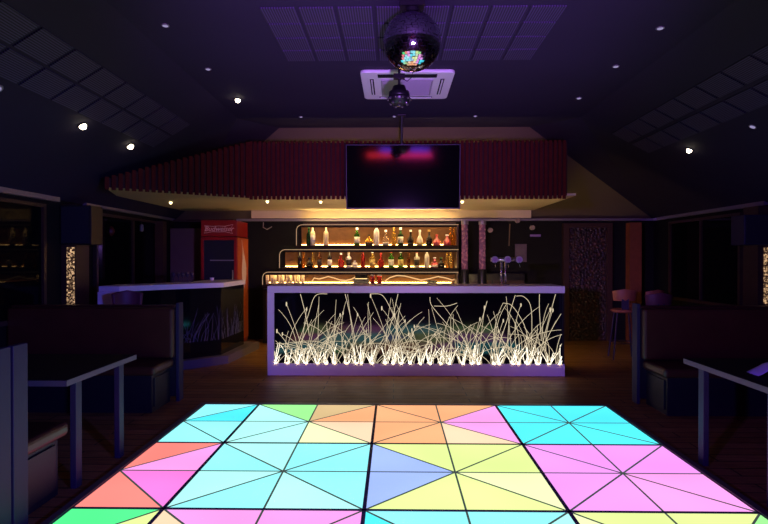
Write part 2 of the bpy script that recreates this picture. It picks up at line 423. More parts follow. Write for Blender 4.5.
# ------------------------------------------------------------------ mirror ball
def mirror_ball(name, label, loc, R, rows, top):
    t = thing(name, label, 'mirror ball', loc)
    core = MB(); prof = [(max(.001, R*.975*math.sin(PI*k/20)), -R*.975*math.cos(PI*k/20)) for k in range(21)]
    core.lathe(prof, seg=32).build('core', M['black'], t, smooth=True)
    b = MB()
    for i in range(rows):
        t0_, t1 = PI*i/rows, PI*(i+1)/rows; tm = (t0_+t1)/2
        n = max(4, int(2*rows*math.sin(tm)))
        for k in range(n):
            a0, a1 = 2*PI*k/n, 2*PI*(k+1)/n; am = (a0+a1)/2
            c = Vector((math.sin(tm)*math.cos(am), math.sin(tm)*math.sin(am), math.cos(tm)))
            c = (c+Vector([random.uniform(-.012,.012) for _ in range(3)])).normalized()
            e1 = Vector((-math.sin(am), math.cos(am), 0)); e1 = (e1-c*e1.dot(c)).normalized(); e2 = c.cross(e1)
            w = R*math.sin(tm)*(a1-a0)*.46; h = R*(t1-t0_)*.46
            p = c*R
            b.add([p-e1*w-e2*h, p+e1*w-e2*h, p+e1*w+e2*h, p-e1*w+e2*h], [(0,1,2,3)])
    b.build('mirror_facets', M['mirror'], t)
    MB().lathe([(.05,R-.01),(.05,R+.03),(.03,R+.04)], seg=16).build('cap', M['black'], t)
    b = MB(); b.tube([(0,0,R+.03),(0,0,top)], .012); b.box(-.09,.09,-.05,.05,top-.035,top-.002)
    b.build('motor_mount', M['black'], t)
mirror_ball('mirror_ball', 'large mirror ball reflecting the coloured dance floor below the ceiling', (.137, 4.17, 3.09), .213, 34, ZC-3.095)

# small multi-lens effect light
el = thing('effect_light', 'small black domed effect light hanging in front of the air conditioner', 'stage light', (.05, 5.0, 2.92))
MB().lathe([(.03,.10),(.055,.095),(.07,.05),(.09,.045),(.092,.02),(.098,.0)], seg=24).build('housing', M['black'], el, smooth=True)
MB().lathe([(.096,.0)]+[(.1*math.cos(a), -.085*math.sin(a)) for a in [PI/2*k/8 for k in range(8)]], seg=24).build('dome', M['black'], el, smooth=True)
for ring, (phi, n) in enumerate(((.25,10),(.75,7),(1.25,3))):
    for k in range(n):
        a = 2*PI*k/n+ring*.3
        c = Vector((math.cos(phi)*math.cos(a)*.1, math.cos(phi)*math.sin(a)*.1, -math.sin(phi)*.085))
        b = MB(); b.lathe([(max(.001,.016*math.sin(q)), .012*math.cos(q)) for q in [PI*j/6 for j in range(7)]], seg=10)
        o = b.build('lens', M['lens'], el, smooth=True, loc=c)
b = MB(); b.tube([(0,0,.1),(0,0,ZC-2.92-.01)],.012); b.box(-.05,.05,-.03,.03,.16,.2); b.box(-.06,.06,-.06,.06,ZC-2.92-.02,ZC-2.92-.001)
b.build('hanging_rod', M['black'], el)
cbl = MB(); cbl.tube([(.02,0,.17),(.07,0,.14),(.11,.02,.18),(.13,.02,.26),(.08,.03,.36),(.02,.02,.44)], .004, 6); cbl.build('cable', M['blackm'], el, smooth=True)

# ------------------------------------------------------------------ main bar
BX0, BX1, BY0, BY1, BZ = -1.61, 2.17, 7.18, 7.80, 1.144
bar = thing('bar_counter', 'long white framed bar with glowing grass pattern on black glass', 'bar counter', (0, BY0, 0))
bl = (0, -BY0, 0)
MB().box(BX0, BX1, BY0, BY1, 1.055, BZ).build('countertop', M['white'], bar, bevel=.006, loc=bl)
MB().box(BX0, BX0+.085, BY0, BY1-.02, .155, 1.055).build('side_post', M['white'], bar, loc=bl)
MB().box(BX0, BX1, BY0, BY1-.02, 0, .155).build('plinth', M['white'], bar, bevel=.004, loc=bl)
MB().box(BX0+.085, BX1-.03, BY0+.02, BY0+.04, .155, 1.055).build('glass_panel', M['gloss'], bar, loc=bl)
MB().box(BX1-.03, BX1-.005, BY0+.02, BY1-.02, .155, 1.055).build('side_panel', M['black'], bar, loc=bl)
MB().box(BX0+.1, BX1-.05, BY1-.1, BY1-.04, .155, 1.0).build('back_panel', M['black'], bar, loc=bl)

def blade(b, x, z, length, phi, kap, w0, w1, y, xmin, xmax, zmax, n=12):
    """flat ribbon in the xz plane growing along an arc: heading phi from vertical, bending by kap"""
    out = []
    px_, pz_ = x, z
    for k in range(n+1):
        if px_ < xmin+.004 or px_ > xmax-.004 or pz_ > zmax or pz_ < z-.001: break
        out.append((px_, pz_))
        a = phi+kap*(k+.5)/n; px_ += length/n*math.sin(a); pz_ += length/n*math.cos(a)
    if len(out) < 3: return None
    L_, R_ = [], []
    for i, p in enumerate(out):
        q0 = out[max(i-1,0)]; q1 = out[min(i+1,len(out)-1)]
        dx, dz = q1[0]-q0[0], q1[1]-q0[1]; l = math.hypot(dx,dz) or 1
        w = (w0+(w1-w0)*i/n)/2
        L_.append((p[0]-dz/l*w, p[1]+dx/l*w)); R_.append((p[0]+dz/l*w, p[1]-dx/l*w))
    k = len(out); vs = []; fs = []
    for (a, c) in zip(L_, R_): vs += [(a[0],y,a[1]),(c[0],y,c[1]),(a[0],y+.004,a[1]),(c[0],y+.004,c[1])]
    for i in range(k-1):
        q = i*4; fs += [(q,q+1,q+5,q+4),(q+2,q+6,q+7,q+3),(q,q+4,q+6,q+2),(q+1,q+3,q+7,q+5)]
    b.add(vs, fs)
    return out[-1]
def tip(b, p, y, w=.011, h=.04):
    b.slab_xz([(p[0]+w*math.cos(a), p[1]+h*math.sin(a)) for a in [2*PI*k/8 for k in range(8)]], y, y+.005)
thin, hot = MB(), MB()
gx0, gx1, gz0, gz1 = BX0+.085, BX1-.03, .16, 1.045
rg = random.Random(21)
W_ = gx1-gx0
yy = BY0+.005
ncl = 30; clumps = []
for c in range(ncl):
    cx = gx0+.03+(W_-.06)*(c+rg.uniform(-.3,.3))/(ncl-1); cx = min(max(cx, gx0+.02), gx1-.02); clumps.append(cx)
    for k in range(rg.randint(5,7)):                       # short bright fans
        blade(hot, cx+rg.uniform(-.035,.035), gz0, rg.uniform(.08,.26), rg.uniform(-.5,.5), rg.uniform(-.5,.5), .0085, .0034, yy, gx0, gx1, gz1)
    for k in range(rg.randint(5,6)):                       # middle stems
        e = blade(thin, cx+rg.uniform(-.05,.05), gz0, rg.uniform(.35,.80), rg.uniform(-.6,.6), rg.uniform(-1.5,1.5), .0062, .0034, yy-.001*rg.random(), gx0, gx1, gz1, n=14)
        if e and rg.random() < .12: tip(thin, e, yy, .008, .025)
    if rg.random() < .8:                                   # tall stems
        p_ = rg.uniform(-.45,.45)
        e = blade(thin, cx, gz0, rg.uniform(.70,.98), p_, rg.uniform(-.6,.6)+p_*1.1, .0062, .0034, yy-.002*rg.random(), gx0, gx1, gz1, n=16)
        if e and rg.random() < .35: tip(thin, e, yy, .009, .03)
for c in range(16):                                        # long low arcs rising and bending back down
    x = gx0+.1+W_*rg.random()*.9; s = rg.choice((-1,1))
    blade(thin, x, gz0, rg.uniform(.6,1.0), s*rg.uniform(.5,.8), s*rg.uniform(1.0,1.8), .0066, .0034, yy-.002, gx0, gx1, gz1, n=20)
def px(u, v): return P(u, v, BY0)
for pl in (((307,382),(294,360),(308,315),(315,296),(327,294)), ((371,294),(383,296),(395,318),(408,345)), ((345,294),(350,315),(356,345)),
           ((300,294),(306,318),(309,336)), ((398,294),(392,320),(384,350)), ((515,295),(507,320),(497,350)), ((516,296),(524,297),(531,310),(531,355)),
           ((539,294),(539,310),(541,340)), ((555,294),(548,320),(540,352)), ((430,297),(432,306),(448,325)), ((434,306),(447,306),(457,303)),
           ((487,301),(480,325),(470,350)), ((503,303),(512,306),(524,325),(530,350))):
    pts = [px(*q) for q in pl]
    pts = [(min(max(a,gx0+.01),gx1-.01), min(max(z,gz0),gz1)) for a, z in pts]
    sm = []
    for i in range(len(pts)-1):
        p0 = pts[max(i-1,0)]; p1 = pts[i]; p2 = pts[i+1]; p3 = pts[min(i+2,len(pts)-1)]
        for k in range(5):
            t = k/5
            sm.append((tuple(.5*((2*p1[j])+(-p0[j]+p2[j])*t+(2*p0[j]-5*p1[j]+4*p2[j]-p3[j])*t*t+(-p0[j]+3*p1[j]-3*p2[j]+p3[j])*t**3) for j in (0,1))))
    sm.append(pts[-1])
    thin.tube([(a, yy, min(z,gz1)) for a, z in sm], .0034, 5)
nthin = len(thin.f); thin.add(hot.v, hot.f)
o = thin.build('grass_motif', M['grass'], bar, loc=bl); o.data.materials.append(M['grass_hot'])
for p in o.data.polygons:
    if p.index >= nthin: p.material_index = 1

M['dot'] = emat('channel_led', (1.0,.68,.34), 16.0)
for cx in clumps: MB().box(cx-.014, cx+.014, 7.172, 7.179, .156, .166).build('led_dot', M['dot'], bar, loc=bl)  # glow dots added at the clump feet to warm the floor
MB().box(BX0+.3, BX1-.3, BY1-.038, BY1-.03, .90, .94).build('service_light', emat('service_led', (1.0,.68,.30), 75.0), bar, loc=bl)  # unseen strip added behind the counter to light soffit and bottles
# beer tower on the bar
tx = P(503,0,7.5)[0]
bt = thing('beer_tower', 'chrome T-shaped beer tap tower with three round badges on the bar', 'beer tap', (tx, 7.5, BZ))
b = MB(); b.tube([(-.028,0,0),(-.028,0,.32)],.016,12); b.tube([(.028,0,0),(.028,0,.32)],.016,12); b.box(-.07,.07,-.05,.05,0,.018)
b.build('column', M['chrome'], bt, smooth=True)
b = MB(); b.tube([(-.17,0,.335),(.22,0,.335)],.026,14); b.build('crossbar', M['chrome'], bt, smooth=True)
for x in (-.12,.05,.20):
    o = MB().lathe([(.001,-.055),(.040,-.055),(.045,-.048),(.045,-.028),(.02,-.025)], (x,0,.335), 24, 'y').build('badge', mat('badge_face',(.42,.36,.52),.4), bt)
    MB().lathe([(.001,-.058),(.026,-.058),(.026,-.054)], (x,0,.335), 20, 'y').build('badge_emblem', mat('badge_centre',(.35,.18,.45),.4), o)
    b = MB(); b.tube([(x,-.02,.315),(x,-.075,.29),(x,-.08,.235)],.008,8); b.build('spout', M['chrome'], bt, smooth=True)
o = MB().box(-.16,-.02,-.12,-.03,.0,.012).build('drip_tray', mat('brass_tray',(.5,.38,.2),.4,metal=.6), bt)

# ------------------------------------------------------------------ back shelves
def shelf(name, label, xl, xr, z, ztop):
    t = thing(name, label, 'shelf', ((xl+xr)/2, 10.2, z)); q = (-(xl+xr)/2, -10.2, -z)
    MB().box(xl, xr, 9.93, 10.355, z-.07, z).build('board', M['board'], t, loc=q, bevel=.004)
    b = MB(); r = .10
    pts = [(xl+.01, 9.93, z)]+[(xl+.01+r-r*math.cos(a), 9.93, ztop-r+r*math.sin(a)) for a in [PI/2*k/6 for k in range(7)]]+[(xr, 9.93, ztop)]
    b.tube(pts, .0055, 8); b.build('led_tube', M['ledtube'], t, loc=q, smooth=True)
    b = MB(); b.box(xl+.04, min(xr,1.05), 10.325, 10.345, z+.005, z+.025); b.build('led_strip', M['led'], t, loc=q)
    MB().box(xl+.03, xr-.03, 10.305, 10.318, z, z+.016).build('light_lip', M['lipwood'], t, loc=q)  # lip added to hide the strip so its glow climbs the board
    MB().box(xl+.03, xr-.03, 10.355, 10.385, z, ztop-.01).build('back_board', M['shelf_wall'], t, loc=q)
    b = MB(); b.box(xl+.12, xr-.05, 9.955, 9.97, ztop-.03, ztop-.02); b.build('led_strip', M['led_low'], t, loc=q)  # strip added behind the top lip to light bottles from the front
    MB().box(xl+.11, xr-.03, 9.935, 9.952, ztop-.045, ztop-.002).build('top_lip', M['board'], t, loc=q)
    b = MB(); b.box(xr-.03, xr, 9.95, 10.355, z, ztop); b.build('side_board', M['lipwood'], t, loc=q)
    return t
ZS1, ZS2, ZS3 = 1.722, 1.325, 1.03
shelf('bottle_shelf', 'top warm-lit bottle shelf behind the bar', -1.72, 1.14, ZS1, 2.085)
shelf('bottle_shelf', 'middle warm-lit bottle shelf behind the bar', -2.02, 1.14, ZS2, ZS1-.075)
shelf('bottle_shelf', 'lowest warm-lit shelf behind the bar holding the pale cups', -2.32, 1.14, ZS3, ZS2-.075)
t = thing('back_counter', 'dark cabinet under the bottle shelves behind the bar', 'cabinet', (-.5, 10.1, 0))
MB().box(-2.3+.5, 1.1+.5, -.2, .24, 0, .955).build('body', M['black'], t)
for k in range(4):
    dd = MB().box(-1.75+k*.85, -.95+k*.85, -.225, -.2, .05, .93).build('door', M['lipwood'], t)
    MB().tube([(-1.02+k*.85,-.24,.5),(-1.02+k*.85,-.24,.7)],.008).build('handle', M['chrome'], dd)
t = thing('light_strip', 'warm light strip with dark front lip on top of the highest bottle shelf', 'light strip', (0,10,2.095))
MB().box(-1.55,1.05,.0,.03,.003,.015).build('led_strip', emat('soffit_led',(1.0,.66,.28),30.0), t)  # added to brighten the soffit, hidden by the front lip
MB().box(-1.60,1.10,-.03,-.015,.0,.03).build('front_lip', M['lipwood'], t)

# wavy glowing cables above the lowest shelf
M['rope'] = emat('rope_light_glow', (1.0,.62,.28), .9)
def wave(label, pl):
    b = MB(); b.tube([(P(u,v,10.25)[0], 10.25, P(u,v,10.25)[1]) for u, v in pl], .010, 6)
    return tag(b.build('rope_light', M['rope'], smooth=True), label, 'rope light', 'rope lights behind the bar')
wave('wavy glowing rope light left of the dark boxes', [(312,281),(314,278),(319,279),(323,278),(328,276.5),(334,278),(340,280),(346,280.5),(352,279),(357,276)])
wave('wavy glowing rope light right of the dark boxes', [(385,281),(390,277.5),(397,275.5),(405,276),(413,278),(421,280),(430,278.5),(438,276.5),(446,278),(452,280),(457,279)])

# bottles
def g_mat(name, c, glow=0.0, trans=.0, rough=.08):
    m = mat(name, c, rough, trans=trans, ior=1.3); return m
GL = {
 'green': mat('green_glass', (.10,.42,.06), .08, trans=.85, ior=1.2), 'dkgreen': mat('dark_green_glass', (.02,.10,.03), .1, trans=.5, ior=1.2),
 'clear': mat('clear_glass', (.95,.92,.85), .08, trans=.9, ior=1.2), 'amber': mat('amber_liquor', (.80,.36,.05), .08, trans=.85, ior=1.2),
 'brown': mat('brown_glass', (.16,.05,.015), .1, trans=.5, ior=1.2), 'red': mat('red_liqueur', (.5,.05,.04), .1, trans=.6, ior=1.2),
 'dark': mat('dark_bottle', (.012,.008,.006), .12), 'cream': mat('cream_bottle', (.82,.72,.45), .3, trans=.25), 'white': mat('frosted_white_bottle', (.85,.8,.72), .35, trans=.3),
 'pink': mat('pink_liqueur', (.75,.18,.22), .2, trans=.5), 'gold': mat('gold_liquor', (.85,.6,.15), .1, trans=.8, ior=1.2)}
CAPM = {'black': M['black'], 'gold': mat('gold_cap', (.6,.4,.12), .3, metal=.8), 'white': M['plastic'], 'red': mat('red_cap',(.4,.03,.03),.4), 'green': mat('green_cap',(.05,.2,.05),.4)}
LBL = {'white': mat('white_bottle_label',(.75,.7,.6),.6), 'dark': mat('dark_bottle_label',(.03,.02,.02),.6), 'gold': mat('gold_bottle_label',(.6,.45,.15),.5), 'none': None}
SH = {  # (radius, height) profiles as fractions
 'tall': ([(0.9,0),(1,.02),(1,.55),(.9,.62),(.38,.74),(.33,.97),(.36,1)], .034, .34),
 'long': ([(0.9,0),(1,.02),(1,.62),(.8,.70),(.36,.78),(.36,.97),(.4,1)], .036, .36),
 'round': ([(0.7,0),(.95,.05),(1,.25),(.95,.42),(.5,.60),(.3,.70),(.3,.97),(.34,1)], .048, .27),
 'squat': ([(0.8,0),(1,.06),(1,.35),(.8,.55),(.35,.68),(.32,.96),(.36,1)], .055, .19),
 'slim': ([(0.9,0),(1,.02),(1,.50),(.6,.62),(.4,.72),(.38,.97),(.42,1)], .026, .35),
 'square': ([(0.95,0),(1,.01),(1,.60),(.92,.66),(.4,.72),(.36,.97),(.4,1)], .042, .31),
 'ball': ([(0.5,0),(.85,.12),(1,.35),(.95,.6),(.6,.8),(.3,.86),(.3,1)], .05, .13)}
CAPW = {'black':'black','gold':'gold','white':'white','red':'red','green':'green'}
GW = {'green':'bright green','dkgreen':'dark green','clear':'clear glass','amber':'amber','brown':'brown glass','red':'dark red','dark':'near-black','cream':'glowing cream','white':'frosted white','pink':'pink','gold':'golden'}
SW = {'tall':'bottle','long':'tall straight bottle','round':'round-bellied bottle','squat':'squat bottle','slim':'slim bottle','square':'broad-shouldered bottle','ball':'small round flask'}
def bottle(u, zs, shape, gcol, cap, lab, where, sc_=1.0, y=10.06):
    prof, r, h = SH[shape]; r *= sc_*1.25; h *= sc_
    x = (u-UX)*y/F
    full = '%s %s with %s cap, %s' % (GW[gcol], SW[shape], CAPW[cap], where)
    if len(full.replace('-',' ').split()) > 14: full = '%s %s, %s' % (GW[gcol], SW[shape], where)
    t = thing('bottle', full, 'bottle', (x, y, zs), random.uniform(0,3),
              'bottles on the %s shelf' % ('top' if zs > 1.6 else 'middle'))
    MB().lathe([(a*r, c*h) for a, c in prof], seg=18).build('glass_body', GL[gcol], t, smooth=True)
    long_cap = gcol == 'white' and shape == 'long' and cap == 'black'
    rc = prof[-1][0]*r*(1.5 if long_cap else 1.12)
    MB().lathe([(rc, h*(.80 if long_cap else .93)),(rc, h*1.04),(rc*.8, h*1.06)], seg=14).build('cap', CAPM[cap], t)
    if LBL[lab]:
        zt = prof[2][1] if prof[2][1] > .2 else .3
        MB().lathe([(r*1.015, h*zt*.25),(r*1.02, h*zt*.85)], seg=18).build('paper_label', LBL[lab], t, smooth=True)
    return t
A = [ # top shelf, left to right
 (308.6,'tall','dkgreen','green','none'),(312.6,'long','cream','green','white'),(326,'long','cream','white','none'),(357,'square','green','white','white'),
 (369,'squat','gold','black','dark'),(376.5,'long','white','black','none'),(385.7,'round','clear','white','white'),(393.9,'tall','gold','gold','none'),
 (400.5,'square','dkgreen','white','white'),(410.5,'round','dark','white','none'),(419.8,'round','white','white','gold'),(429,'round','dark','gold','none'),
 (436.6,'squat','pink','red','none'),(447,'squat','pink','white','none'),(450.3,'slim','amber','gold','none'),(453.8,'slim','amber','black','none')]
whereA = ['leftmost on the top shelf','second from the left on the top shelf','standing alone third from the left on the top shelf','left of the squat bottle on the top shelf',
 'between the green and the tall white bottle on the top shelf','directly below the television bottom, on the top shelf','right of the tall white one on the top shelf','seventh-gap middle of the top shelf, before a dark green one',
 'right of the golden bottle on the top shelf','left of the frosted white one on the top shelf','between two near-black ones on the top shelf','right of the frosted white one on the top shelf',
 'beside the dark one towards the right of the top shelf','left of the two slim amber bottles on the top shelf','left of the slim pair ending the top shelf','right of the slim pair ending the top shelf']
whereA[7] = 'left of the dark green one on the top shelf'
for (u,s,gc,c,l), w in zip(A, whereA): bottle(u, ZS1, s, gc, c, l, w, 1.1 if gc == 'white' and s == 'long' else .97)
B = [
 (299.7,'tall','dark','black','none'),(303.4,'slim','amber','gold','none'),(309.3,'squat','dark','black','none'),(312.8,'slim','gold','white','none'),(319.3,'tall','brown','gold','dark'),(329.6,'tall','dark','white','white'),
 (341,'round','red','white','none'),(348.7,'square','white','gold','dark'),(354.7,'ball','white','white','none'),(363,'tall','red','white','none'),(372.4,'square','gold','white','gold'),(381,'round','red','red','none'),
 (391.2,'square','green','red','white'),(400.8,'square','green','white','gold'),(408.7,'slim','brown','gold','none'),(416.8,'square','white','red','dark'),(426.9,'long','white','white','none'),(434.5,'squat','pink','white','white'),
 (441,'squat','dark','green','none'),(446.8,'slim','gold','white','none'),(450.6,'tall','gold','white','none')]
whereB = ['leftmost on the middle shelf','behind the leftmost dark one on the middle shelf','third from the left on the middle shelf','fourth from the left on the middle shelf','fifth from the left on the middle shelf','with pale label, left of the red ones on the middle shelf',
 'left of the dark-labelled white one on the middle shelf','beside the little flask on the middle shelf','shortest thing on the middle shelf','right of the little flask on the middle shelf','between two red bottles on the middle shelf','right of the golden one on the middle shelf',
 'left one of the two greens on the middle shelf','right one of the two greens on the middle shelf','right of the two greens on the middle shelf','right of the thin brown one on the middle shelf','tallest towards the right of the middle shelf','right of the tallest pale one on the middle shelf',
 'near the right end of the middle shelf','second from the right end of the middle shelf','rightmost on the middle shelf']
for (u,s,gc,c,l), w in zip(B, whereB): bottle(u, ZS2, s, gc, c, l, w, .93)

# cups on the lowest shelf
cup0 = None
for k in range(10):
    x = P(267+k*3.9, 0, 10.05)[0]
    if cup0 is None:
        o = cup0 = thing('cup', 'pale tumbler in the row at the left end of the lowest bar shelf', 'cup', (x,10.05,ZS3), 0, 'row of pale cups behind the bar')
        MB().lathe([(.026,0),(.034,.165),(.031,.165),(.024,.012),(.001,.012)], seg=16).build('glass_wall', mat('pale_cup', (.88,.72,.42), .4, trans=.12), o, smooth=True)
    else:
        o = copy_tree(cup0)
    o.location = (x, 10.05+(k%2)*.06, ZS3)
def simple(name, label, cat, mb, m, group=None, bevel=0, smooth=False):
    return tag(mb.build(name, m, bevel=bevel, smooth=smooth), label, cat, group)
# ice bucket like boxes
x1 = P(353.5,0,10.0)[0]; x2 = P(369,0,10.0)[0]
t = thing('cash_register', 'black box-shaped cash register below the squat bottles', 'cash register', ((x1+x2)/2, 10.0, ZS3))
w = (x2-x1)/2
MB().box(-w,w,-.05,.12,0,.10).build('body', M['black'], t, bevel=.004)
MB().slab_yz([(-.05,.10),(.05,.10),(.05,.17),(.03,.17)], -w*.8, w*.8).build('display', M['gloss'], t)
for k,(u,lab) in enumerate(((372.5,'dark red cocktail shaker left of its twin behind the bar'),(379.5,'dark red cocktail shaker right of its twin behind the bar'))):
    t = thing('cocktail_shaker', lab, 'shaker', (P(u,0,10.0)[0],10.0,ZS3), 0, 'shakers behind the bar')
    MB().lathe([(.035,0),(.045,.13),(.04,.15)], seg=18).build('tumbler', GL['red'], t, smooth=True)
    MB().lathe([(.04,.15),(.03,.19),(.016,.2),(.016,.225),(.01,.23)], seg=18).build('lid', M['steel'], t, smooth=True)
t = thing('card_terminal', 'small black box under the right rope light behind the bar', 'box', (P(432,0,10.0)[0],10.0,ZS3))
MB().box(-.085,.085,-.04,.08,0,.075).build('body', M['black'], t, bevel=.004)
MB().box(-.06,.06,-.043,-.04,.03,.065).build('display', M['gloss'], t)

# bubble tubes
def tubemat():
    m = voronoi_mat('bubbling_acrylic', (.25,.10,.22), (.75,.32,.42), 26, .15, emis=.07)
    m.node_tree.nodes['Principled BSDF'].inputs['Transmission Weight'].default_value = .35
    return m
M['bub'] = tubemat()
for u, lab in ((464.5,'pink violet bubble tube at the right end of the bottle shelves'),(482,'pink violet bubble tube nearest the beer taps')):
    x = P(u,0,10.0)[0]
    t = thing('bubble_tube', lab, 'bubble tube', (x,10.0,0), 0, 'bubble tubes beside the shelves')
    MB().lathe([(.058,1.30),(.058,2.09)], seg=24).build('tube', M['bub'], t, smooth=True)
    MB().lathe([(.075,0),(.075,1.28),(.066,1.30)], seg=24).build('base', M['black'], t, smooth=True)
    MB().lathe([(.066,2.09),(.066,2.15)], seg=24).build('top_cap', M['steel'], t)
# back cabinet right of shelves with coffee machine silhouettes
t = thing('back_cabinet', 'black cabinet behind the beer taps', 'cabinet', (1.75,10.15,0))
MB().box(-.62+.05,.6,-.02,.2,0,1.22).build('body', M['black'], t, bevel=.01)
for k in (0,1): MB().box(-.54+k*.58,-.0+k*.58,-.035,-.02,.06,1.1).build('door', M['lipwood'], t)
# grey notice panel on wall + purple sign + spotlights
simple('notice_board', 'grey notice board on the dark wall above the beer taps', 'notice board', MB().box(P(515.5,0,10.3)[0],P(527,0,10.3)[0],10.36,10.395,P(0,262,10.3)[1],P(0,244,10.3)[1]), mat('grey_board',(.13,.10,.12),.6,noise=.3,nscale=15), bevel=.004)
t = thing('wall_lamp', 'small slim violet lamp on the dark wall beside the spotlight', 'wall lamp', (P(535.5,0,10.3)[0],10.38,P(0,235.5,10.3)[1]))
MB().box(-.095,.095,-.04,.0,-.022,.022).build('housing', mat('violet_housing',(.30,.2,.5),.5), t, bevel=.008)
def spot_head(u, v, lab):
    x, z = P(u, v, 10.15)
    t = thing('spotlight', lab, 'spotlight', (x,10.12,z), 0, 'little spotlights above the beer taps')
    MB().lathe([(.025,.06),(.04,.03),(.042,-.05),(.035,-.05),(.02,.0)], seg=16, axis='y').build('head', mat('beige_spot',(.38,.31,.23),.4), t, smooth=True)
    MB().tube([(0,.04,0),(0,.09,.05),(0,.12,.05)],.008).build('bracket', M['black'], t)
spot_head(516.5, 221, 'pale spotlight clipped to the rail above the notice board'); spot_head(531, 228, 'pale spotlight above the violet lamp'); spot_head(489.5,230.5,'small spotlight beside the right bubble tube')
simple('hanging_cord', 'yellowish cord hanging on the dark wall above the beer taps', 'cord', MB().tube([(P(509.5,224,10.3)[0],10.3,2.12),(P(509,0,10.3)[0],10.3,1.95),(P(508.5,0,10.3)[0],10.3,P(0,246,10.3)[1])],.010,6), mat('cord',(.22,.16,.07),.6))
for u, lab in ((244,'thin hanger hook on the wall left of the bottle shelves'),):
    simple('wall_hook', lab, 'hook', MB().tube([(P(263,0,10.3)[0],10.3,2.15),(P(263,0,10.3)[0],10.28,2.06),(P(267,0,10.3)[0],10.26,2.02),(P(272,0,10.3)[0],10.26,2.07)],.008,6), M['steel'])

# ------------------------------------------------------------------ fridge
FXa, FXb, FYa, FYb, FZ = -3.22, -2.62, 9.4, 10.12, 2.13
fr = thing('drinks_fridge', 'tall red glass-door drinks fridge behind the side bar', 'fridge', ((FXa+FXb)/2, FYa, 0)); q = (-(FXa+FXb)/2,-FYa,0)
MB().box(FXa,FXb,FYa+.03,FYb,0.03,1.85).build('cabinet', M['red'], fr, loc=q, bevel=.01)
hd = MB().box(FXa,FXb,FYa,FYb,1.86,FZ).build('header', M['red'], fr, loc=q, bevel=.008)
b = MB(); b.box(FXa,FXa+.045,FYa,FYa+.03,.1,1.85).box(FXb-.045,FXb,FYa,FYa+.03,.1,1.85).box(FXa+.045,FXb-.045,FYa,FYa+.03,1.80,1.85).box(FXa+.045,FXb-.045,FYa,FYa+.03,.1,.16)
dr = b.build('door', M['red'], fr, loc=q)
gp = MB().box(FXa+.045,FXb-.045,FYa+.012,FYa+.022,.16,1.80).build('glass_pane', M['fridgein'], dr)
MB().tube([(FXb-.06,FYa-.03,.9),(FXb-.06,FYa-.03,1.3)],.010).build('handle', M['steel'], dr)
MB().box(FXa+.15,FXb-.045,FYa+.004,FYa+.011,1.452,1.470).build('shelf_edge', M['steel'], fr, loc=q)
# header lettering
def text_mesh(name, body, size, m, parent, loc, rot, shear=0.3, ext=.003):
    cu = bpy.data.curves.new(name, 'FONT'); cu.body = body; cu.size = size; cu.shear = shear; cu.extrude = ext
    cu.align_x = 'CENTER'; cu.align_y = 'CENTER'; cu.offset = .001
    o = bpy.data.objects.new(name, cu); COL.objects.link(o)
    dg = bpy.context.evaluated_depsgraph_get()
    me = bpy.data.meshes.new_from_object(o.evaluated_get(dg)); bpy.data.objects.remove(o)
    o = bpy.data.objects.new(name, me); COL.objects.link(o); me.materials.clear(); me.materials.append(m)
    o.parent = parent; o.location = loc; o.rotation_euler = rot
    return o
LM = mat('pink_sign_lettering', (.75,.42,.40), .5)
text_mesh('lettering', 'Budweiser', .115, LM, hd, ((FXa+FXb)/2+.0, FYa-.004, 1.985), (PI/2,0,0))
# bow tie outline round the lettering
cx, cz = (FXa+FXb)/2, 1.985
bt_pts = [(-.24,.055),(-.10,.045),(.0,.05),(.10,.045),(.24,.075),(.20,-.0),(.23,-.075),(.10,-.045),(0,-.05),(-.10,-.045),(-.245,-.07),(-.20,0),(-.24,.055)]
MB().tube([(cx+a, FYa-.003, cz+c) for a, c in bt_pts], .0045, 6).build('emblem_outline', LM, hd)
# side panel with pale swoosh
MB().box(FXb,FXb+.012,FYa+.03,FYb-.02,.1,1.84).build('side_panel', mat('orange_red_side',(.50,.10,.02),.45), fr, loc=q)  # red side; warm light falling on it is painted in as orange
sw = []
for k in range(13):
    t = k/12; z = 1.82-1.2*t; y = 9.66+.16*math.sin(t*3.4)
    sw.append((y, z, .02+.26*max(0,math.sin(PI*min(1,max(0,t*1.3-.1))))**2))
vs = [(FXb+.016,y-w/2,z) for y,z,w in sw]+[(FXb+.016,y+w/2,z) for y,z,w in sw]; n = len(sw)
b = MB(); b.add(vs,[(i,i+1,n+i+1,n+i) for i in range(n-1)])
o = b.build('side_swoosh', M['paintwhite'], fr, loc=q); md = o.modifiers.new('thick','SOLIDIFY'); md.thickness = .003

# grey cabinet door behind, posts
simple('grey_locker', 'tall grey locker left of the red fridge', 'locker', MB().box(-4.0,-3.30,10.05,10.36,0,2.03), M['lilacdoor'], bevel=.01)
simple('wooden_post', 'dim reddish post against the back wall left of the grey locker', 'post', MB().box(-4.02,-3.88,9.45,9.6,0,2.12), M['lipwood'], 'varnished wooden posts')
simple('wooden_post', 'orange-brown wooden post behind the bar stools on the right', 'post', MB().box(P(627,0,10)[0],P(638.5,0,10)[0],9.95,10.13,0,2.12), M['redpost'], 'varnished wooden posts')

